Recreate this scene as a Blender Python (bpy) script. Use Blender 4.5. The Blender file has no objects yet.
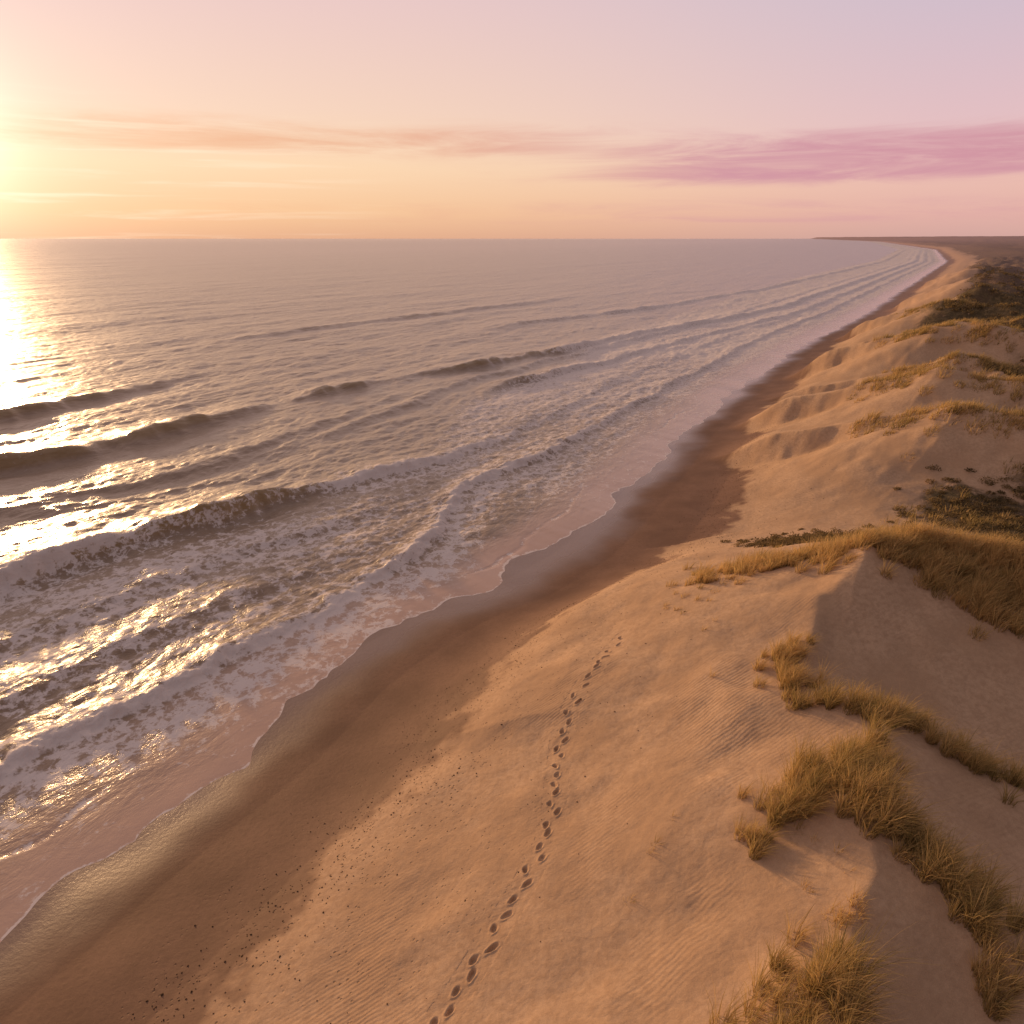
import bpy, math
import numpy as np
from mathutils import Vector
rng=np.random.default_rng(7)
scene=bpy.context.scene
scene.view_settings.view_transform='Standard'
scene.view_settings.look='None'
scene.view_settings.exposure=0
# ------------------------------------------------------------ noise
_T=rng.random((256,256))
def vnoise(x,y,seed=0):
    x=x+seed*17.31; y=y+seed*9.77
    xi=np.floor(x); yi=np.floor(y)
    fx=x-xi; fy=y-yi
    fx=fx*fx*fx*(fx*(fx*6-15)+10); fy=fy*fy*fy*(fy*(fy*6-15)+10)
    xi=xi.astype(np.int64)&255; yi=yi.astype(np.int64)&255
    x1=(xi+1)&255; y1=(yi+1)&255
    a=_T[xi,yi];b=_T[x1,yi];c=_T[xi,y1];d=_T[x1,y1]
    return ((a*(1-fx)+b*fx)*(1-fy)+(c*(1-fx)+d*fx)*fy)*2-1
def fbm(x,y,o=4,seed=0):
    s=0;a=1;t=0
    ca,sa=math.cos(.6),math.sin(.6)
    for i in range(o):
        s=s+a*vnoise(x,y,seed+i); t+=a
        x,y=(x*ca-y*sa)*2.03,(x*sa+y*ca)*2.03
        a*=.5
    return s/t
def sstep(a,b,x):
    t=np.clip((x-a)/(b-a),0,1); return t*t*(3-2*t)
def smax(a,b,k):
    h=np.clip(k-np.abs(a-b),0,None)/k
    return np.maximum(a,b)+h*h*k*.25
# ------------------------------------------------------------ coast frame
CQ=np.array([-400,0,6.3,11.2,14.9,21.1,27.8,31.7,37.7,48.1,57.9,71.1,98.7,143.4,209,321.6,733.7,1506,5016,20200,60000.])
CD=np.array([0,0,-.15,-.37,-.26,-1.3,-.6,1.0,1.8,1.15,.2,-1.4,-2.4,-2.8,.1,1.3,6.2,-27,-423,-3030,-10000.])
_q=np.concatenate([np.arange(-400,800,.5),np.geomspace(800,60000,800)])
_d=np.interp(_q,CQ,CD)
k=np.hanning(15);k/=k.sum()
_ds=np.convolve(np.pad(_d[:2400],7,mode='edge'),k,'valid')
_d[:2390]=_ds[:2390]
def coast(x,y):
    q=.502*x+.865*y; n=.865*x-.502*y
    D=n+20.3-np.interp(q,_q,_d)
    return q,D
def world(q,D):
    n=D-20.3+np.interp(q,_q,_d)
    return .502*q+.865*n, .865*q-.502*n
# ------------------------------------------------------------ terrain
RIDGES=[
 ([(2.0,0,5.4),(4,6,5.6),(5.7,9.3,5.9),(6.9,11.3,6.1),(8.1,13.2,6.2),(9.2,15.2,6.1),(9.0,16.8,6.0),(7.9,18.3,5.9),(8.9,20,6.3),(10.4,22,6.8),(12.7,24.2,7.4),(15,24.9,7.6),(18,22.8,7.3),(25,20,6.6)],.42,.55),
 ([(9.0,16.8,6.0),(11,16.1,5.7),(12.4,14.6,5.5),(14,12,5)],.38,.5),
 ([(5.0,13.2,4.6),(7,14,5.7),(9.2,15.2,6.1)],.42,.5),
 ([(8.1,13.2,6.2),(8.6,11.3,6.0),(9.4,10.2,5.8),(10.5,7,5.4)],.5,.5),
 ([(7.0,27.6,3.1),(9.7,26.2,4.9),(11.4,25,6.3),(12.7,24.2,7.4)],.45,.42),
]
def spur(q,h,dq=3.0,sl=.33,D0=13,D1=20,D2=28):
    a=world(q+dq,D0); b=world(q,D1); c=world(q-dq*.6,D2); m=world(q+dq*.35,(D0+D1)/2)
    return ([(a[0],a[1],2.8),(m[0],m[1],2.8+(h-2.8)*.5),(b[0],b[1],h),(c[0],c[1],h-.6)],sl,sl*1.6)
SPURS=[(56,7.6,3.5,13,21),(67.5,8.3,4,12.5,21),(83,7.2,3,14,23),(97,8.6,5,13,21),(118,7.4,4,13,23),(141,8.6,6,12,21),(170,7.6,5,12,23),(205,8.6,8,12,21),(250,7.8,8,12,22),(300,8.8,9,12,21),(360,8.2,9,12,22)]
for q,h,dq,D0,D1 in SPURS: RIDGES.append(spur(q,h,dq,D0=D0,D1=D1,D2=D1+9))
def ridge_h(x,y,pts,sl,sr):
    best=np.full(x.shape,-1e9)
    for (x0,y0,z0),(x1,y1,z1) in zip(pts[:-1],pts[1:]):
        dx,dy=x1-x0,y1-y0; L2=dx*dx+dy*dy
        t=np.clip(((x-x0)*dx+(y-y0)*dy)/L2,0,1)
        px=x-(x0+t*dx); py=y-(y0+t*dy)
        side=dx*py-dy*px
        dist=np.sqrt(px*px+py*py+.02)
        f=.5+.5*np.clip(side/np.sqrt(L2)/.8,-1,1)
        s=sr+(sl-sr)*f
        best=smax(best,z0+t*(z1-z0)-s*dist,.25)
    return best
def terrain(x,y,detail=True):
    q,D=coast(x,y)
    r=np.hypot(x,y)
    z=np.interp(D,[-60,-8,0,3.5,7,10,13.5,17,22,30,60,200,2000],[-3,-.42,0,.28,.75,1.45,2.45,3.1,3.7,4.1,4.8,5.2,6])
    near=r<620
    xn=x[near];yn=y[near];qn=q[near];Dn=D[near]
    wx=xn+fbm(xn*.35,yn*.35,3,3)*.55*sstep(5,12,Dn); wy=yn+fbm(xn*.35,yn*.35,3,9)*.55*sstep(5,12,Dn)
    zn=z[near]
    act=Dn>4
    za=zn[act].copy(); z0=zn[act]; xa=wx[act]; ya=wy[act]
    for pts,sl,sr in RIDGES:
        P=np.array(pts)
        m=(xa>P[:,0].min()-16)&(xa<P[:,0].max()+16)&(ya>P[:,1].min()-16)&(ya<P[:,1].max()+16)
        if m.any():
            za[m]=smax(za[m],ridge_h(xa[m],ya[m],pts,sl,sr),1.3)
    zn[act]=z0+(za-z0)*sstep(4,10,Dn[act])
    hum=sstep(20,27,Dn)*sstep(26,34,qn)
    zn+=hum*(fbm(xn*.11,yn*.11,4,21)*1.5+.2)
    hum2=sstep(18,26,Dn)*sstep(50,64,qn)
    zn+=hum2*(1-np.abs(fbm(xn*.06,yn*.06,4,31))*2.2)*1.6
    dn=sstep(4,12,Dn)
    zn+=fbm(xn*.13,yn*.13,3,5)*.28*dn
    if detail:
        zn+=fbm(xn*.8,yn*.8,3,6)*.030*dn
        zn+=fbm(xn*3.2,yn*3.2,2,8)*.010*sstep(5,9,Dn)
        zn+=.05*fbm(xn*.25,yn*.25,2,12)*sstep(-4,0,Dn)*(1-sstep(5,8,Dn))
    z[near]=zn
    far=~near
    xf=x[far];yf=y[far];rf=r[far]
    z[far]+=sstep(20,60,D[far])*(fbm(xf*.02,yf*.02,3,41)*2.5+2)*(1-sstep(3000,6000,rf))
    z[far]+=sstep(40,500,D[far])*sstep(1500,6000,rf)*(14+12*fbm(xf*.0016,yf*.0016,5,43)+rf*.0012)
    return z,q,D
# footprint track
TR=np.array([(-4.0,6.4),(-2.7,8.8),(-1.62,10.6),(-1.0,11.5),(-.35,12.6),(.45,14),(1.02,15.3),(1.27,17.2),(1.6,19.5),(2.15,21),(3.0,22.6),(3.9,24.0),(4.5,24.9)])
def resample(P,step):
    out=[]
    Q=np.vstack([2*P[0]-P[1],P,2*P[-1]-P[-2]])
    for i in range(1,len(Q)-2):
        for t in np.linspace(0,1,30,endpoint=False):
            a,b,c,d=Q[i-1],Q[i],Q[i+1],Q[i+2]
            out.append(.5*((2*b)+(c-a)*t+(2*a-5*b+4*c-d)*t*t+(3*b-a-3*c+d)*t**3))
    out.append(P[-1]); out=np.array(out)
    s=np.r_[0,np.cumsum(np.hypot(*np.diff(out,axis=0).T))]
    u=np.arange(0,s[-1],step)
    return np.c_[np.interp(u,s,out[:,0]),np.interp(u,s,out[:,1])],u
PC,PU=resample(TR,.02)
PCc=PC[18:-18:12]
def trackdist(x,y):
    d=np.full(x.shape,9.)
    m=(x>-6)&(x<10)&(y>5)&(y<32)
    xs=x[m];ys=y[m];dd=np.full(xs.shape,9.)
    for px,py in PCc:
        dd=np.minimum(dd,(xs-px)**2+(ys-py)**2)
    d[m]=np.sqrt(dd); return d
# ------------------------------------------------------------ polar LOD grid
ang=np.concatenate([np.radians(np.linspace(-50,50,1000)),np.radians(np.linspace(50,310,120)[1:-1])])
rr=list(np.arange(.3,7,.16)); r=7.
while r<60000:
    rr.append(r)
    if r<12: r+=.04
    elif r<60: r*=1.0034
    else: r*=1+min(.03,.0034*(r/60)**.75)
rr=np.array(rr)
A,R=np.meshgrid(ang,rr)
GX=R*np.sin(A); GY=R*np.cos(A)
nr,na=GX.shape
def grid_faces(keep):
    i=np.arange(nr-1)[:,None]; j=np.arange(na)[None,:]
    j2=(j+1)%na
    a=i*na+j; b=i*na+j2; c=(i+1)*na+j2; d=(i+1)*na+j
    F=np.stack([a,d,c,b],-1).reshape(-1,4)
    kf=keep.reshape(-1)[F].any(1)
    return F[kf]
def make_mesh(name,V,F,attrs={},smooth=True):
    used=np.zeros(len(V),bool); used[F.ravel()]=True
    idx=np.cumsum(used)-1
    V=V[used]; F=idx[F]
    me=bpy.data.meshes.new(name)
    me.vertices.add(len(V)); me.vertices.foreach_set('co',V.astype(np.float32).ravel())
    n=F.shape[1]
    me.loops.add(F.size); me.loops.foreach_set('vertex_index',F.astype(np.int32).ravel())
    me.polygons.add(len(F)); me.polygons.foreach_set('loop_start',np.arange(0,F.size,n,dtype=np.int32))
    me.update(calc_edges=True)
    if smooth: me.polygons.foreach_set('use_smooth',np.ones(len(F),bool))
    for k,a in attrs.items():
        at=me.attributes.new(k,'FLOAT','POINT'); at.data.foreach_set('value',a.ravel()[used].astype(np.float32))
    ob=bpy.data.objects.new(name,me); scene.collection.objects.link(ob)
    return ob
TZ,Q,D=terrain(GX.ravel(),GY.ravel())
X=GX.ravel();Y=GY.ravel()
def blob(q,D,a,b,ra,rb): return np.exp(-((q-a)/ra)**2-((D-b)/rb)**2)
def vegmask(x,y,q,D):
    return fbm(x*.09,y*.09,5,61)+sstep(21,34,D)*.85-.30-.35*(1-sstep(24,34,q))+.55*sstep(75,170,q)*sstep(18,25,D)
def sandattrs(x,y,q,D):
    nb=fbm(x*.22,y*.22,4,51)
    damp=1-sstep(7.0,8.3,D+nb*2.8+fbm(x*1.6,y*1.6,3,52)*1.0)
    wet=1-sstep(.5,3.4,D+nb*1.4)
    veg=sstep(-.02,.22,vegmask(x,y,q,D))
    veg*=sstep(16,20,D)*sstep(29,34,q+ (D-20)*.3)
    bl=blob(q,D,37.5,16,2.6,2.6)+blob(q,D,46,22.5,3.6,3.2)+blob(q,D,42,26,4,3)
    veg=np.maximum(veg,sstep(.25,.6,bl+fbm(x*.6,y*.6,3,62)*.35))
    return damp,wet,veg
damp,wet,veg=sandattrs(X,Y,Q,D)
td=trackdist(X,Y)
TZg=TZ-.18*(1-sstep(.26,.36,td))
print('verts',len(X))
# ------------------------------------------------------------ sea surface
def sea(x,y,tz,q,D):
    r=np.hypot(x,y)
    z=np.zeros_like(x); foam=np.zeros_like(x); crest=np.zeros_like(x)
    sea_in=sstep(-1,-9,D)
    fade=1-sstep(300,900,r)
    qq=q; DD=D+fbm(q*.03,D*.05,2,71)*3
    z+=sea_in*(1-sstep(150,500,r))*(.17*fbm(qq*.2,DD*.42,4,72)+.07*fbm(qq*.9,DD*1.3,3,73))
    z+=sstep(-22,-45,D)*fade*.26*fbm(qq*.03,DD*.13,3,75)
    z+=sstep(-60,-120,D)*(1-sstep(1200,4000,r))*.38*fbm(qq*.010,DD*.05,3,77)
    z+=sstep(-3,-7,D)*(1-sstep(40,130,r))*.035*fbm(x*2.2,y*2.2,2,78)
    W=[
     ([-20,0,9.6,14.8,24.3,30,38,45.5,55,69,100,150,300,700],[-6.5,-6.5,-6.3,-5.3,-4.6,-5.9,-8.6,-11.5,-9.5,-7.9,-8,-9,-9,-9],[.4,.42,.42,.40,.34,.36,.4,.42,.34,.28,.24,.2,.2,.2],[.9,.9,1,1,.95,.95,.95,1,.85,.7,.6,.6,.6,.6],.5,1.4),
     ([-20,5,17.4,24.9,35.9,42,50.7,60,75],[-22,-21.6,-21.4,-20.7,-22.3,-20.5,-17.3,-16,-15],[.9,1.0,1.1,1.25,1.1,.6,.4,.2,.1],[.7,1.0,1.0,.6,.35,.95,.95,.7,.5],.75,3.0),
     ([-20,10,29.4,37,45.4,52,60],[-46,-46,-45.9,-46,-45.5,-46,-47],[.9,1.1,1.15,1.2,1.25,.8,.0],[0,0,.05,.0,0,0,0],1.0,3.6),
     ([0,25,40,52,60,70],[-67,-67,-67.5,-68,-69,-70],[.5,.7,.9,.9,.5,0],[0,0,0,0,0,0],1.1,4.0),
     ([60,66,72,77,83,90,96,101,106,112,118,130,150,180,220,300,500],[-45,-44.5,-43.5,-42.5,-40.5,-38,-36.6,-36,-35,-34,-33,-32,-30,-26,-22,-22,-22],[0,.9,.95,.2,.3,1,1,.4,1,1.1,.9,.6,.5,.5,.5,.5,.4],[0,0,0,0,0,.1,.1,.1,.2,.7,1,1,1,.9,.9,.8,.8],.9,3.2),
     ([76,84,90,98,108,130,160,220],[-27,-26.5,-25.5,-25,-23,-21,-18,-15],[0,.6,.8,.6,.4,.3,.25,.2],[0,.15,.5,.9,.9,.8,.8,.8],.7,2.6),
     ([-10,6,14,22,30],[-11,-10.6,-10.4,-9.8,-9.5],[.26,.32,.3,.2,0],[.1,.2,.2,.2,0],.7,1.8),
     ([-10,6,14,26,34,42],[-15.5,-15.2,-15,-15,-15,-14.5],[.2,.2,.22,.22,.2,0],[.1,.15,.2,.3,.2,0],.7,1.8),
     ([120,150,200,300,500],[-62,-60,-52,-45,-45],[0,.5,.6,.4,.3],[0,.3,.9,.9,.8],1.2,4.0),
     ([90,110,130,170,230],[-95,-94,-93,-90,-88],[0,.6,.4,.6,0],[0,0,0,0,0],1.4,5),
     ([40,60,80,100,130,160],[-31,-31,-32,-31,-29,-28],[0,.3,.35,.3,.35,.2],[0,0,.15,.3,.7,.7],.8,2.4),
     ([10,30,50,70,90],[-33,-34,-34,-35,-35],[.2,.35,.3,.2,0],[0,0,0,0,0],.9,3.0),
    ]
    nq=fbm(q*.12,q*0,3,81)
    for i,(wq,wd,wa,wb,w1,w2) in enumerate(W):
        dc=np.interp(q,wq,wd)+fbm(q*.11,q*0+i*3.3,4,82+i)*(1.5 if i else .9)+.3*fbm(q*.7,q*0+i,3,84+i)
        a=np.interp(q,wq,wa)*(.85+.28*vnoise(q*.15,q*0,90+i)+.22*vnoise(q*.6,q*0,92+i)); b=np.interp(q,wq,wb)
        u=D-dc
        f=np.where(u>0,np.exp(-(u/w1)**2),np.exp(-(np.abs(u)/w2)**1.5))
        crest=np.maximum(crest,a*np.exp(-((u-.35*w1)/(.9*w1))**2))
        f=f-.18*np.exp(-((u-2.3*w1)/(1.3*w1))**2)
        br=b*np.exp(-((u-.35*w1)/(1.0*w1+.25))**2)
        lump=fbm(x*1.9,y*1.9,3,95)
        z+=a*f+br*lump*.18*(r<160)
        edge=np.exp(-((u+.1*w1)/(.32*w1))**2)*(.35+.5*b)*(a>.2)*(.6+.5*vnoise(q*.5,q*0,110+i))*(i not in(2,3,8,9,11))
        foam=np.maximum(foam,np.maximum(br*1.05,edge))
        foam=np.maximum(foam,b*.66*np.exp(-((u-2.0-1.2*nq)/2.4)**2)*(u>0))
        foam=np.maximum(foam,b*.56*np.exp(-(np.abs(u)/3.5)**1.5)*(u<=0))
    patch=fbm(q*.07,D*.12,3,101)
    z1=sstep(-21,-16,D)*(1-sstep(-7,-3.5,D))*(1-sstep(42,58,q))*(.45+.34*patch)
    lim=np.interp(q,[38,50,70,100,130,200,400,1500],[-19,-22,-29,-30,-38,-44,-55,-60])
    z2=sstep(36,50,q)*sstep(0,7,D-lim)*(1-sstep(-5,-3,D)*.5)*(.60+.28*patch+.16*sstep(60,130,q))
    z3=sstep(-7,-4,D)*(.22+.34*patch)
    foam=np.maximum(foam,np.maximum(z1,np.maximum(z2,z3)))
    calm=sstep(-5.5,-2.5,D)
    z=z*(1-calm)
    lob=1-np.abs(fbm(q*.075,q*0,3,120))*2.4
    lob2=1-np.abs(fbm(q*.4+D*.1,q*0+D*.03,3,121))*1.6
    lvl=.085*(lob-.5)+.032*(lob2-.4)
    z=z+.045+lvl*sstep(-6,-2,D)
    fr=-2.6+1.6*fbm(q*.09,q*0,3,130)+.5*fbm(q*.5,q*0,2,131)
    foam=np.maximum(foam,.62*np.exp(-((D-fr)/.22)**2)*(.6+.6*vnoise(q*.2,q*0,133)))
    return z,foam,crest
WZ,foam,crest=sea(X,Y,TZ,Q,D)
depth=WZ-TZ
keepw=(depth>-.12)&(D<5)
water=make_mesh('sea',np.c_[X,Y,WZ],grid_faces(keepw),{'foam':foam,'depth':depth,'shore':D,'crest':crest})
keept=(D>-14)
sand=make_mesh('sand_beach_and_dunes',np.c_[X,Y,TZg],grid_faces(keept),{'damp':damp,'wet':wet,'veg':veg,'shore':D})
# ------------------------------------------------------------ footprint strip
tan=np.gradient(PC,axis=0); tan/=np.linalg.norm(tan,axis=1)[:,None]
nor=np.c_[tan[:,1],-tan[:,0]]
cs=np.arange(-.56,.5601,.02)
SX=PC[:,None,0]+nor[:,None,0]*cs; SY=PC[:,None,1]+nor[:,None,1]*cs
sx=SX.ravel();sy=SY.ravel()
sz,sq,sD=terrain(sx,sy)
disp=np.zeros_like(sx)
k_=0; u=.6
while u<PU[-1]-.6:
    i=int(u/.02); side=1 if k_%2 else -1
    off=side*.085+rng.normal(0,.045)
    c=PC[i]+nor[i]*off; a=math.atan2(tan[i,1],tan[i,0])+rng.normal(0,.25)-side*.12
    dx=sx-c[0];dy=sy-c[1]
    l=dx*math.cos(a)+dy*math.sin(a); w=-dx*math.sin(a)+dy*math.cos(a)
    w=w+side*.012*np.sin(l*12)
    wid=.072+.012*np.clip(l/.15,-1,1)
    e=np.sqrt((l/rng.uniform(.115,.15))**2+(w/wid)**2)+fbm(sx*9,sy*9,2,k_)*.3
    dep=rng.uniform(.05,.09)*(1 if u<PU[-1]-4 else .7)
    disp-=dep*(1-sstep(.45,1.15,e))*(1+.25*np.clip(l/.12,-1,1))
    disp+=.014*np.exp(-((e-1.4)/.3)**2)*(1+.5*np.clip(-l/.15,-1,1))
    u+=.43+rng.normal(0,.06); k_+=1
acs=np.abs(np.tile(cs,len(PC)))
endt=np.repeat(np.minimum(PU,PU[-1]-PU),len(cs))
lp=(1-sstep(.40,.5,acs))
sz2=sz+disp*lp+.006*fbm(sx*8,sy*8,3,5)*lp - .03*np.maximum(sstep(.44,.56,acs),1-sstep(0,.14,endt))
n0,n1=SX.shape
i=np.arange(n0-1)[:,None];j=np.arange(n1-1)[None,:]
F=np.stack([i*n1+j,i*n1+j+1,(i+1)*n1+j+1,(i+1)*n1+j],-1).reshape(-1,4)
dmp,wt,vg=sandattrs(sx,sy,sq,sD)
foot=make_mesh('footprint_trail',np.c_[sx,sy,sz2],F,{'damp':dmp,'wet':wt,'veg':vg,'shore':sD})
# ------------------------------------------------------------ node helpers
def newmat(name):
    m=bpy.data.materials.new(name); m.use_nodes=True; nt=m.node_tree; nt.nodes.clear()
    return m,nt
class NB:
    def __init__(s,nt): s.nt=nt
    def n(s,t,**kw):
        nd=s.nt.nodes.new(t)
        for k,v in kw.items(): setattr(nd,k,v)
        return nd
    def l(s,a,b): s.nt.links.new(a,b)
    def setin(s,sock,v):
        if isinstance(v,bpy.types.NodeSocket): s.l(v,sock)
        elif v is not None: sock.default_value=v
    def m(s,op,a,b=None,c=None,clamp=False):
        nd=s.n('ShaderNodeMath',operation=op,use_clamp=clamp)
        s.setin(nd.inputs[0],a)
        if b is not None: s.setin(nd.inputs[1],b)
        if c is not None: s.setin(nd.inputs[2],c)
        return nd.outputs[0]
    def mr(s,v,a,b,c=0,d=1,smooth=True):
        nd=s.n('ShaderNodeMapRange',interpolation_type='SMOOTHSTEP' if smooth else 'LINEAR')
        s.setin(nd.inputs[0],v)
        for i,t in enumerate((a,b,c,d)): s.setin(nd.inputs[i+1],t)
        return nd.outputs[0]
    def mix(s,f,a,b,mode='MIX'):
        nd=s.n('ShaderNodeMix',data_type='RGBA',blend_type=mode)
        s.setin(nd.inputs[0],f)
        s.setin(nd.inputs[6],a if isinstance(a,bpy.types.NodeSocket) else (*a,1))
        s.setin(nd.inputs[7],b if isinstance(b,bpy.types.NodeSocket) else (*b,1))
        return nd.outputs[2]
    def attr(s,nm): return s.n('ShaderNodeAttribute',attribute_name=nm).outputs['Fac']
    def noise(s,vec,scale,detail=4,rough=.55,dist=0):
        nd=s.n('ShaderNodeTexNoise'); s.l(vec,nd.inputs['Vector'])
        nd.inputs['Scale'].default_value=scale; nd.inputs['Detail'].default_value=detail
        nd.inputs['Roughness'].default_value=rough; nd.inputs['Distortion'].default_value=dist
        return nd.outputs['Fac']
    def mapping(s,vec,rot=(0,0,0),sc=(1,1,1),loc=(0,0,0)):
        nd=s.n('ShaderNodeMapping'); s.l(vec,nd.inputs[0])
        nd.inputs['Rotation'].default_value=rot; nd.inputs['Scale'].default_value=sc; nd.inputs['Location'].default_value=loc
        return nd.outputs[0]
# ------------------------------------------------------------ sand material
m,nt=newmat('sand'); B=NB(nt)
pos=B.n('ShaderNodeNewGeometry').outputs['Position']
out=B.n('ShaderNodeOutputMaterial'); P=B.n('ShaderNodeBsdfPrincipled'); B.l(P.outputs[0],out.inputs[0])
n1_=B.noise(pos,.35,4,.6); n2_=B.noise(pos,6,4,.65); n3_=B.noise(pos,45,2,.7)
dry=B.mix(B.mr(n1_,.35,.65),(.50,.325,.190),(.60,.405,.245))
dry=B.mix(B.mr(n2_,.35,.7,0,.8),dry,(.46,.295,.172)); 
dampc=B.mix(B.mr(n1_,.3,.7),(.185,.100,.058),(.25,.140,.084))
dampc=B.mix(B.mr(n2_,.4,.75,0,.5),dampc,(.165,.09,.052))
dm=B.attr('damp'); wt_=B.attr('wet'); vg_=B.attr('veg')
col=B.mix(dm,dry,dampc)
col=B.mix(wt_,col,(.20,.12,.082))
vor=B.n('ShaderNodeTexVoronoi'); B.l(pos,vor.inputs['Vector']); vor.inputs['Scale'].default_value=6; vor.inputs['Randomness'].default_value=1
sh=B.attr('shore')
band=B.m('MULTIPLY',B.mr(sh,4,7.5),B.mr(sh,16,8))
spk=B.m('MULTIPLY',B.mr(vor.outputs['Distance'],.25,.10),B.m('MULTIPLY',band,B.mr(B.noise(pos,.9,3),.44,.56)))
col=B.mix(B.m('MULTIPLY',spk,.6),col,(.13,.08,.05))
grain=B.mr(n3_,.3,.7,.88,1.08,False)
g=B.n('ShaderNodeVectorMath',operation='SCALE'); B.l(col,g.inputs[0]); B.l(grain,g.inputs['Scale'])
col=g.outputs[0]
vn=B.noise(pos,1.3,5,.7); vn2=B.noise(pos,.12,4,.6)
vc=B.mix(B.mr(vn,.35,.65),(.08,.062,.03),(.21,.15,.072))
vc=B.mix(B.mr(vn2,.4,.62),vc,(.14,.095,.055))
vm=B.m('MULTIPLY',vg_,B.mr(B.m('ADD',vn,B.m('MULTIPLY',vg_,.24)),.48,.66))
col=B.mix(vm,col,vc)
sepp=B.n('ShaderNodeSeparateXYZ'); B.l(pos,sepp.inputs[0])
haze_tint=B.m('POWER',B.mr(sepp.outputs[1],150,4000,0,1,False),.45)
col=B.mix(B.m('MULTIPLY',haze_tint,.9),col,(.52,.35,.32))  # aerial haze painted into the land colour, growing with distance
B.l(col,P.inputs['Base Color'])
B.l(B.m('SUBTRACT',B.m('SUBTRACT',.95,B.m('MULTIPLY',dm,.24)),B.m('MULTIPLY',wt_,.50)),P.inputs['Roughness'])
B.l(B.m('ADD',.12,B.m('MULTIPLY',wt_,.5)),P.inputs['Specular IOR Level'])
wv=B.n('ShaderNodeTexWave',wave_type='BANDS',bands_direction='X'); B.l(B.mapping(pos,rot=(0,0,math.radians(62))),wv.inputs['Vector'])
wv.inputs['Scale'].default_value=2.6; wv.inputs['Distortion'].default_value=5.5; wv.inputs['Detail'].default_value=2; wv.inputs['Detail Scale'].default_value=.5
rip=B.m('MULTIPLY',wv.outputs['Fac'],B.m('MULTIPLY',B.mr(B.noise(pos,.22,3),.43,.66),B.mr(sh,9,12)))
hgt=B.m('ADD',B.m('MULTIPLY',rip,.0055),B.m('ADD',B.m('MULTIPLY',n2_,.020),B.m('MULTIPLY',n3_,.004)))
hgt=B.m('ADD',hgt,B.m('MULTIPLY',B.m('MULTIPLY',vg_,vn),.35))
hgt=B.m('SUBTRACT',hgt,B.m('MULTIPLY',spk,.025))
bp=B.n('ShaderNodeBump'); bp.inputs['Distance'].default_value=1; 
B.l(B.m('SUBTRACT',1,B.m('MULTIPLY',dm,.5)),bp.inputs['Strength'])
B.l(hgt,bp.inputs['Height']); B.l(bp.outputs[0],P.inputs['Normal'])
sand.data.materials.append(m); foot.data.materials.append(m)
# ------------------------------------------------------------ water material
m,nt=newmat('sea_water'); B=NB(nt)
pos=B.n('ShaderNodeNewGeometry').outputs['Position']
out=B.n('ShaderNodeOutputMaterial')
fo=B.attr('foam'); de=B.attr('depth'); sh=B.attr('shore')
rp=B.mapping(pos,rot=(0,0,math.radians(30)))
c1=B.noise(B.mapping(rp,sc=(1,.45,1)),.8,5,.64,.3)
c3=B.noise(B.mapping(rp,sc=(1,.3,1)),.13,5,.68,.3)
c4=B.noise(B.mapping(rp,sc=(1,.25,1)),.014,4,.65,.3)
shal=B.mr(de,.03,.40)
hh=B.m('MULTIPLY',c1,.32)
hh=B.m('ADD',hh,B.m('MULTIPLY',B.m('MULTIPLY',c3,1.4),B.mr(sh,-15,-60)))
hh=B.m('ADD',hh,B.m('MULTIPLY',B.m('MULTIPLY',c4,6),B.mr(sh,-150,-600)))
hh=B.m('MULTIPLY',hh,B.mr(de,.0,.4,.02,1))
fn=B.noise(pos,1.2,6,.7,.5)
v2=B.n('ShaderNodeTexVoronoi',feature='DISTANCE_TO_EDGE')
dn_=B.n('ShaderNodeTexNoise'); B.l(pos,dn_.inputs['Vector']); dn_.inputs['Scale'].default_value=1.3; dn_.inputs['Detail'].default_value=4; dn_.inputs['Roughness'].default_value=.65
ns=B.n('ShaderNodeVectorMath',operation='SCALE'); B.l(dn_.outputs['Color'],ns.inputs[0]); ns.inputs['Scale'].default_value=1.6
ns2=B.n('ShaderNodeVectorMath',operation='ADD'); B.l(pos,ns2.inputs[0]); B.l(ns.outputs[0],ns2.inputs[1])
B.l(B.mapping(ns2.outputs[0],rot=(0,0,math.radians(30)),sc=(1,.6,1)),v2.inputs['Vector']); v2.inputs['Scale'].default_value=1.7
lace=B.mr(v2.outputs['Distance'],.0,.22,1,0,False)
pat=B.m('ADD',B.m('MULTIPLY',B.mr(fn,.30,.70,0,1,False),.74),B.m('MULTIPLY',lace,.26))
edge=B.m('MULTIPLY',B.mr(de,.016,.003),.66)
fo2=B.m('MAXIMUM',fo,edge)
fm=B.mr(B.m('ADD',fo2,B.m('MULTIPLY',B.m('SUBTRACT',pat,.45),1.2)),.42,.78)
hh=B.m('ADD',hh,B.m('MULTIPLY',B.m('MULTIPLY',fo,fn),.14))
bp=B.n('ShaderNodeBump'); bp.inputs['Distance'].default_value=1; bp.inputs['Strength'].default_value=.7; B.l(hh,bp.inputs['Height'])
P=B.n('ShaderNodeBsdfPrincipled'); B.l(bp.outputs[0],P.inputs['Normal'])
deep_haze=B.mix(B.mr(sh,-10,-60),(.33,.23,.145),(.40,.275,.175))
deep_haze=B.mix(B.mr(sh,-60,-900),deep_haze,(.56,.39,.28))  # sea base colour paled offshore, painting in distance haze
deep_haze=B.mix(B.mr(sh,-900,-6000),deep_haze,(.72,.51,.39))
deep_haze=B.mix(B.mr(B.attr('crest'),.2,.9,0,.85),deep_haze,(.38,.245,.10))  # light through the shaded wave fronts, painted as an olive tint
wc=B.mix(shal,(.58,.39,.29),deep_haze)
B.l(wc,P.inputs['Base Color'])
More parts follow.
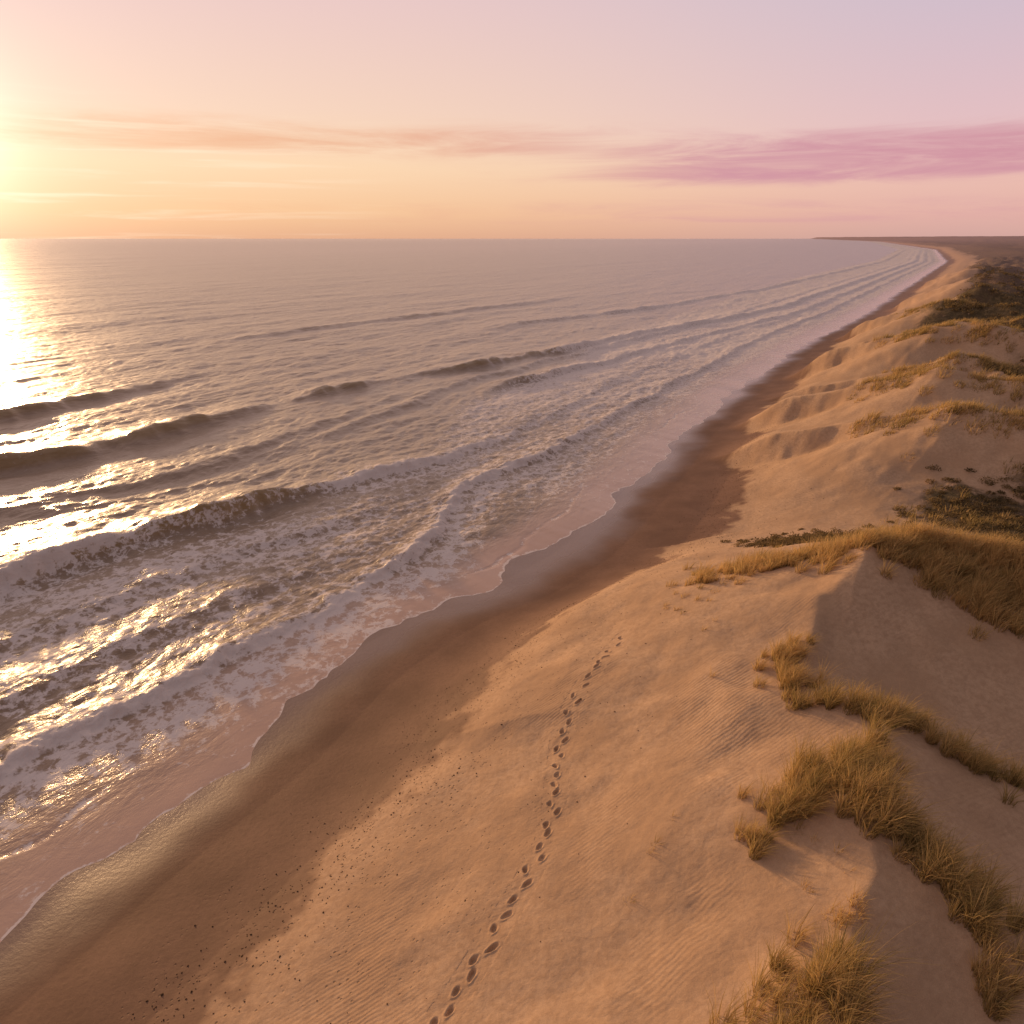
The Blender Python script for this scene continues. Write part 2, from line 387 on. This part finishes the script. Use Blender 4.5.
B.l(B.mr(de,.0,.5,.18,.30),P.inputs['Roughness']); P.inputs['IOR'].default_value=1.333
B.l(B.mr(sh,-3,-25,.1,.9),P.inputs['Coat Weight']); P.inputs['Coat Roughness'].default_value=.52; P.inputs['Coat IOR'].default_value=1.33
B.l(bp.outputs[0],P.inputs['Coat Normal'])
Pf=B.n('ShaderNodeBsdfDiffuse'); B.l(bp.outputs[0],Pf.inputs['Normal'])
Pf.inputs['Color'].default_value=(.88,.78,.70,1)
mx=B.n('ShaderNodeMixShader'); B.l(B.m('MULTIPLY',fm,.88),mx.inputs[0]); B.l(P.outputs[0],mx.inputs[1]); B.l(Pf.outputs[0],mx.inputs[2])
B.l(mx.outputs[0],out.inputs[0])
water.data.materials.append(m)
# ------------------------------------------------------------ grass
def along(poly,n,rad,power=1.0):
    P=np.array(poly,float); s=np.r_[0,np.cumsum(np.hypot(*np.diff(P,axis=0).T))]
    u=rng.random(n)*s[-1]
    x=np.interp(u,s,P[:,0]);y=np.interp(u,s,P[:,1])
    return np.c_[x+rng.normal(0,rad,n),y+rng.normal(0,rad,n)]
clumps=[]
def add(P,h,rad,nb,dry):
    for p in P:
        s=rng.uniform(.55,1.25)
        clumps.append((p[0],p[1],h*s,rad*rng.uniform(.6,1.3),int(nb*rng.uniform(.5,1.4)),dry+rng.normal(0,.15)))
add(along([(7.3,27.4),(9.7,26.3),(11.4,25.2),(12.9,24.9)],150,.55),.68,.18,65,.85)
add(along([(12.6,25.2),(15,25.3),(17.2,23.4),(20,22.3)],380,.85),.85,.22,80,.85)
add(along([(13.6,24.3),(16.0,22.4),(18.5,20.6)],180,.65),.75,.2,75,.8)
add(along([(8.6,20.2),(8.0,19.1),(7.8,18.2)],36,.28),.75,.15,80,.8)
add(along([(7.8,18.2),(9.0,17.1),(11,16.1),(12.6,14.5)],92,.32),.75,.14,80,.6)
add(along([(5.2,13.1),(6.4,13.7),(7.6,14.3),(9.0,15.1)],68,.42),.9,.16,100,.6)
add(along([(7.4,13.4),(8.2,12.7)],24,.35),.9,.16,100,.65)
add(along([(8.2,12.7),(8.6,11.4),(9.2,10.3)],46,.32),.88,.15,100,.55)
add(along([(3.7,7.6),(4.3,8.4),(5.0,8.8),(5.9,9.6)],66,.42),.9,.16,100,.6)
add(along([(6.4,10.6),(6.7,10.9)],7,.15),.5,.15,40,.95)
add(along([(8.4,9.2),(9.1,10.0)],12,.25),.75,.14,70,.7)
add(along([(6.2,11.4),(7.2,12.6)],6,.4),.4,.12,14,.9)
add(np.array([(3.25,13.5),(3.4,13.7),(2.6,12.4),(5.5,12.9),(6.2,19.8),(6.6,22.5),(7.1,22.9),(3.9,14.3)]),.4,.10,14,.8)
add(along([(5.6,24.5),(7.0,25.5),(8.2,25.2)],14,.5),.35,.12,18,.9)
for q,h,dq,D0,D1 in SPURS[:6]:
    a=world(q+dq*.6,D1-5);b=world(q,D1);c=world(q-dq*.5,D1+7)
    add(along([a,b,c],90,1.1),.7,.5,48,.65)
N=900
qs=rng.uniform(31,130,N); Ds=17.5+rng.gamma(2,6,N)
wx_,wy_=world(qs,Ds)
mk=vegmask(wx_,wy_,qs,Ds)>0.0
add(np.c_[wx_[mk],wy_[mk]],.5,.5,30,.6)
add(along([world(46,20),world(45,26)],60,1.6),.45,.4,35,.5)
add(along([world(37,13.5),world(38,18)],26,1.0),.4,.3,30,.6)
cl=np.array(clumps)
cl=cl[(coast(cl[:,0],cl[:,1])[1]>9)]
nb=cl[:,4].astype(int); idx=np.repeat(np.arange(len(cl)),nb); Nn=len(idx)
th=rng.random(Nn)*2*np.pi; ra=np.sqrt(rng.random(Nn))*cl[idx,3]
bx=cl[idx,0]+ra*np.cos(th); by=cl[idx,1]+ra*np.sin(th)
bz,_,_=terrain(bx,by); bz-=.03
L=cl[idx,2]*rng.uniform(.4,1.2,Nn)*(1.1-.4*ra/cl[idx,3])
lean=rng.uniform(.15,.8,Nn)
dirx=np.cos(th)*lean+.36+rng.normal(0,.2,Nn); diry=np.sin(th)*lean-.05+rng.normal(0,.2,Nn)
w=rng.uniform(.004,.0085,Nn)*np.clip(np.hypot(bx,by)/18,1,3)
fa=rng.random(Nn)*np.pi; wxv=np.cos(fa)*w; wyv=np.sin(fa)*w
tt=[0,.38,.74,1.0]; ww=[1,.85,.55,.08]
V=np.zeros((Nn,8,3)); H=np.zeros((Nn,8)); 
for k2,(t,wf) in enumerate(zip(tt,ww)):
    cx=bx+dirx*L*t*t*.9; cy=by+diry*L*t*t*.9; cz=bz+L*(t-.28*t*t*np.hypot(dirx,diry))
    V[:,2*k2]=np.c_[cx-wxv*wf,cy-wyv*wf,cz]; V[:,2*k2+1]=np.c_[cx+wxv*wf,cy+wyv*wf,cz]; H[:,2*k2:2*k2+2]=t
base=np.arange(Nn)[:,None]*8
F=np.concatenate([base+np.array([2*i,2*i+1,2*i+3,2*i+2]) for i in range(3)])
rnd=np.repeat(np.clip(cl[idx,5]+rng.normal(0,.25,Nn),0,1)[:,None],8,1)
grass=make_mesh('marram_grass',V.reshape(-1,3),F,{'h':H,'rnd':rnd})
m,nt=newmat('grass_blades'); B=NB(nt)
out=B.n('ShaderNodeOutputMaterial'); P=B.n('ShaderNodeBsdfDiffuse')
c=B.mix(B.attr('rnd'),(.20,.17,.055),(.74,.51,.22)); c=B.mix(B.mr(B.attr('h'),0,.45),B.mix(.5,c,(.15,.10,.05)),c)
B.l(c,P.inputs['Color']); T=B.n('ShaderNodeBsdfTranslucent'); B.l(c,T.inputs[0])
mx=B.n('ShaderNodeMixShader'); mx.inputs[0].default_value=.45; B.l(P.outputs[0],mx.inputs[1]);B.l(T.outputs[0],mx.inputs[2]);B.l(mx.outputs[0],out.inputs[0])
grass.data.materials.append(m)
# ------------------------------------------------------------ scrub
N=5200
qs=29+rng.random(N)**1.6*330; Ds=17+rng.gamma(2.2,9,N)
wx_,wy_=world(qs,Ds)
mk=(vegmask(wx_,wy_,qs,Ds)>0.03)&(fbm(wx_*.5,wy_*.5,2,66)>-.1)
def gb(q,D,rq,rD,n):
    a,b=world(q+rng.normal(0,rq,n),D+rng.normal(0,rD,n)); return np.c_[a,b]
ex=np.vstack([gb(38.6,14.8,1.3,1.7,300),gb(46,22.5,2.4,2.1,170),gb(42,26,2.5,2,90)])
sxp=np.r_[wx_[mk],ex[:,0]]; syp=np.r_[wy_[mk],ex[:,1]]
dist=np.hypot(sxp,syp)
size=rng.uniform(.18,.55,len(sxp))*np.clip(dist/60,1,3)
nl=np.clip(90*60/np.maximum(dist,30),12,130).astype(int)
idx=np.repeat(np.arange(len(sxp)),nl); Nn=len(idx)
dv=rng.normal(size=(Nn,3)); dv/=np.linalg.norm(dv,axis=1)[:,None]; dv[:,2]=np.abs(dv[:,2])
rad=rng.random(Nn)**.35*(.8+.35*rng.random(Nn))
sz_,_,_=terrain(sxp,syp)
C=np.c_[sxp[idx],syp[idx],sz_[idx]-.05]+dv*rad[:,None]*size[idx,None]*np.array([1,1,.5])
ls=(.045*np.clip(dist/40,1,4))[idx]*rng.uniform(.7,1.5,Nn)
a=rng.normal(size=(Nn,3));a/=np.linalg.norm(a,axis=1)[:,None]; b=np.cross(a,rng.normal(size=(Nn,3)));b/=np.linalg.norm(b,axis=1)[:,None]
V=np.stack([C-a*ls[:,None],C-b*ls[:,None]*.5,C+a*ls[:,None],C+b*ls[:,None]*.5],1)
F=np.arange(Nn*4).reshape(-1,4)
rnd=np.repeat(np.clip(rng.random(len(sxp))[idx]*.6+rng.random(Nn)*.4,0,1)[:,None],4,1)
scrub=make_mesh('coastal_scrub',V.reshape(-1,3),F,{'rnd':rnd},smooth=False)
m,nt=newmat('scrub_leaves'); B=NB(nt)
out=B.n('ShaderNodeOutputMaterial'); P=B.n('ShaderNodeBsdfDiffuse')
c=B.mix(B.attr('rnd'),(.11,.085,.038),(.36,.25,.12)); B.l(c,P.inputs['Color'])
T=B.n('ShaderNodeBsdfTranslucent'); B.l(c,T.inputs[0])
mx=B.n('ShaderNodeMixShader'); mx.inputs[0].default_value=.35; B.l(P.outputs[0],mx.inputs[1]);B.l(T.outputs[0],mx.inputs[2]);B.l(mx.outputs[0],out.inputs[0])
scrub.data.materials.append(m)
print('blades',len(grass.data.polygons),'scrub',len(scrub.data.polygons))
# ------------------------------------------------------------ debris
N=2600
qs=rng.uniform(3,70,N); Ds=7.6+rng.normal(0,.9,N)+fbm(qs*.22,qs*0,3,51)*1.5
N2=700; qs=np.r_[qs,rng.uniform(0,60,N2)]; Ds=np.r_[Ds,rng.uniform(6,16,N2)]
x_,y_=world(qs,Ds); z_,_,_=terrain(x_,y_)
s_=rng.uniform(.008,.026,len(x_))*rng.choice([1,1,1,1.6],len(x_))
O=np.array([(1,0,0),(0,1,0),(-1,0,0),(0,-1,0),(0,0,.6),(0,0,-.6)])
V=np.c_[x_,y_,z_+.004][:,None,:]+O[None]*s_[:,None,None]*rng.uniform(.5,1.5,(len(x_),6,1))
T_=np.array([(0,1,4),(1,2,4),(2,3,4),(3,0,4),(1,0,5),(2,1,5),(3,2,5),(0,3,5)])
F=(np.arange(len(x_))[:,None,None]*6+T_[None]).reshape(-1,3)
deb=make_mesh('beach_debris',V.reshape(-1,3),F,{},smooth=False)
m,nt=newmat('seaweed_and_shell_bits'); B=NB(nt)
out=B.n('ShaderNodeOutputMaterial'); P=B.n('ShaderNodeBsdfDiffuse')
pos=B.n('ShaderNodeNewGeometry').outputs['Position']
B.l(B.mix(B.mr(B.noise(pos,4,2),.4,.6),(.08,.05,.03),(.18,.11,.07)),P.inputs['Color']);B.l(P.outputs[0],out.inputs[0])
deb.data.materials.append(m)
# ------------------------------------------------------------ sky + sun
SAZ=math.radians(-36.5); SEL=math.radians(5.5)
sdir=Vector((math.sin(SAZ)*math.cos(SEL),math.cos(SAZ)*math.cos(SEL),math.sin(SEL)))
w=bpy.data.worlds.new('World'); scene.world=w; w.use_nodes=True; nt=w.node_tree; nt.nodes.clear(); B=NB(nt)
out=B.n('ShaderNodeOutputWorld'); bg=B.n('ShaderNodeBackground'); B.l(bg.outputs[0],out.inputs[0])
tc=B.n('ShaderNodeTexCoord'); N_=tc.outputs['Generated']
sp=B.n('ShaderNodeSeparateXYZ'); B.l(N_,sp.inputs[0]); zz=sp.outputs[2]
dt=B.n('ShaderNodeVectorMath',operation='DOT_PRODUCT'); B.l(N_,dt.inputs[0]); dt.inputs[1].default_value=sdir; dot=dt.outputs['Value']
def lin(c): return tuple((v/255/12.92 if v/255<=.04045 else ((v/255+.055)/1.055)**2.4) for v in c)
def ramp(fac,stops):
    nd=B.n('ShaderNodeValToRGB'); B.l(fac,nd.inputs[0]); cr=nd.color_ramp
    while len(cr.elements)<len(stops): cr.elements.new(.5)
    for e,(p,c) in zip(cr.elements,stops): e.position=p; e.color=(*lin(c),1)
    return nd.outputs[0]
rA=ramp(zz,[(0,(210,166,158)),(.025,(226,176,166)),(.06,(234,188,176)),(.12,(226,190,194)),(.25,(204,188,204)),(.5,(186,168,172)),(1,(146,136,148))])
rB=ramp(zz,[(0,(226,172,138)),(.03,(244,196,152)),(.08,(250,214,176)),(.14,(244,210,188)),(.25,(234,200,196)),(.5,(218,182,164)),(1,(146,136,148))])
col=B.mix(B.mr(dot,.38,.98),rA,rB)
cm=B.noise(B.mapping(N_,sc=(2.4,2.4,26)),1.9,8,.66,.6)
bandR=B.m('MULTIPLY',B.m('MULTIPLY',B.mr(zz,.048,.070),B.mr(zz,.136,.095)),B.mr(dot,.92,.60,.05,1))
bandL=B.m('MULTIPLY',B.m('MULTIPLY',B.mr(zz,.080,.104),B.mr(zz,.145,.112)),B.mr(dot,.60,.82,0,.85))
bandH=B.m('MULTIPLY',B.m('MULTIPLY',B.mr(zz,.006,.022),B.mr(zz,.056,.034)),.5)
bias=B.m('MAXIMUM',B.m('MAXIMUM',bandR,bandL),bandH)
cmask=B.mr(B.m('ADD',cm,B.m('MULTIPLY',bias,.40)),.60,1.0)
cmask=B.m('MULTIPLY',cmask,bias)
cc=B.mix(B.mr(dot,.6,.97),lin((208,148,162)),lin((236,178,142)))
col=B.mix(B.m('MULTIPLY',cmask,.95),col,cc)
st=B.noise(B.mapping(N_,sc=(1.6,1.6,40)),2.2,5,.6,.5)
col=B.mix(B.m('MULTIPLY',B.m('MULTIPLY',B.mr(st,.5,.7),B.mr(zz,.16,.11)),B.mr(dot,.85,1,0,.4)),col,(1.05,.88,.68))
dp=B.m('MAXIMUM',dot,0)
au=B.m('ADD',B.m('ADD',B.m('MULTIPLY',B.m('POWER',dp,70),.16),B.m('MULTIPLY',B.m('POWER',dp,350),.8)),B.m('MULTIPLY',B.m('POWER',dp,14),.07))
aw=B.n('ShaderNodeVectorMath',operation='SCALE'); aw.inputs[0].default_value=(1,.80,.60); B.l(au,aw.inputs['Scale'])
ad=B.n('ShaderNodeVectorMath',operation='ADD'); B.l(col,ad.inputs[0]); B.l(aw.outputs[0],ad.inputs[1])
sc=B.n('ShaderNodeVectorMath',operation='SCALE'); B.l(ad.outputs[0],sc.inputs[0]); B.l(B.mr(dot,-.6,.3,.36,1),sc.inputs['Scale'])
sky=B.n('ShaderNodeTexSky',sky_type='NISHITA',sun_disc=False); sky.sun_elevation=SEL; sky.sun_rotation=SAZ
sk=B.n('ShaderNodeVectorMath',operation='SCALE'); B.l(sky.outputs[0],sk.inputs[0]); sk.inputs['Scale'].default_value=.002
ad2=B.n('ShaderNodeVectorMath',operation='ADD'); B.l(sc.outputs[0],ad2.inputs[0]); B.l(sk.outputs[0],ad2.inputs[1])
B.l(ad2.outputs[0],bg.inputs[0]); bg.inputs[1].default_value=1.0
sl=bpy.data.lights.new('sun','SUN'); sl.energy=3.4; sl.angle=math.radians(3.0); sl.color=(1,.60,.29)
so=bpy.data.objects.new('sun',sl); scene.collection.objects.link(so); so.rotation_euler=sdir.to_track_quat('Z','Y').to_euler(); so.location=(-30,40,30)
# ------------------------------------------------------------ camera
cd=bpy.data.cameras.new('camera'); cd.lens=26; cd.sensor_width=36; cd.clip_end=200000; cd.clip_start=.1
co=bpy.data.objects.new('camera',cd); scene.collection.objects.link(co); co.location=(0,0,18); co.rotation_euler=(math.radians(90-20.3),0,0)
scene.camera=co
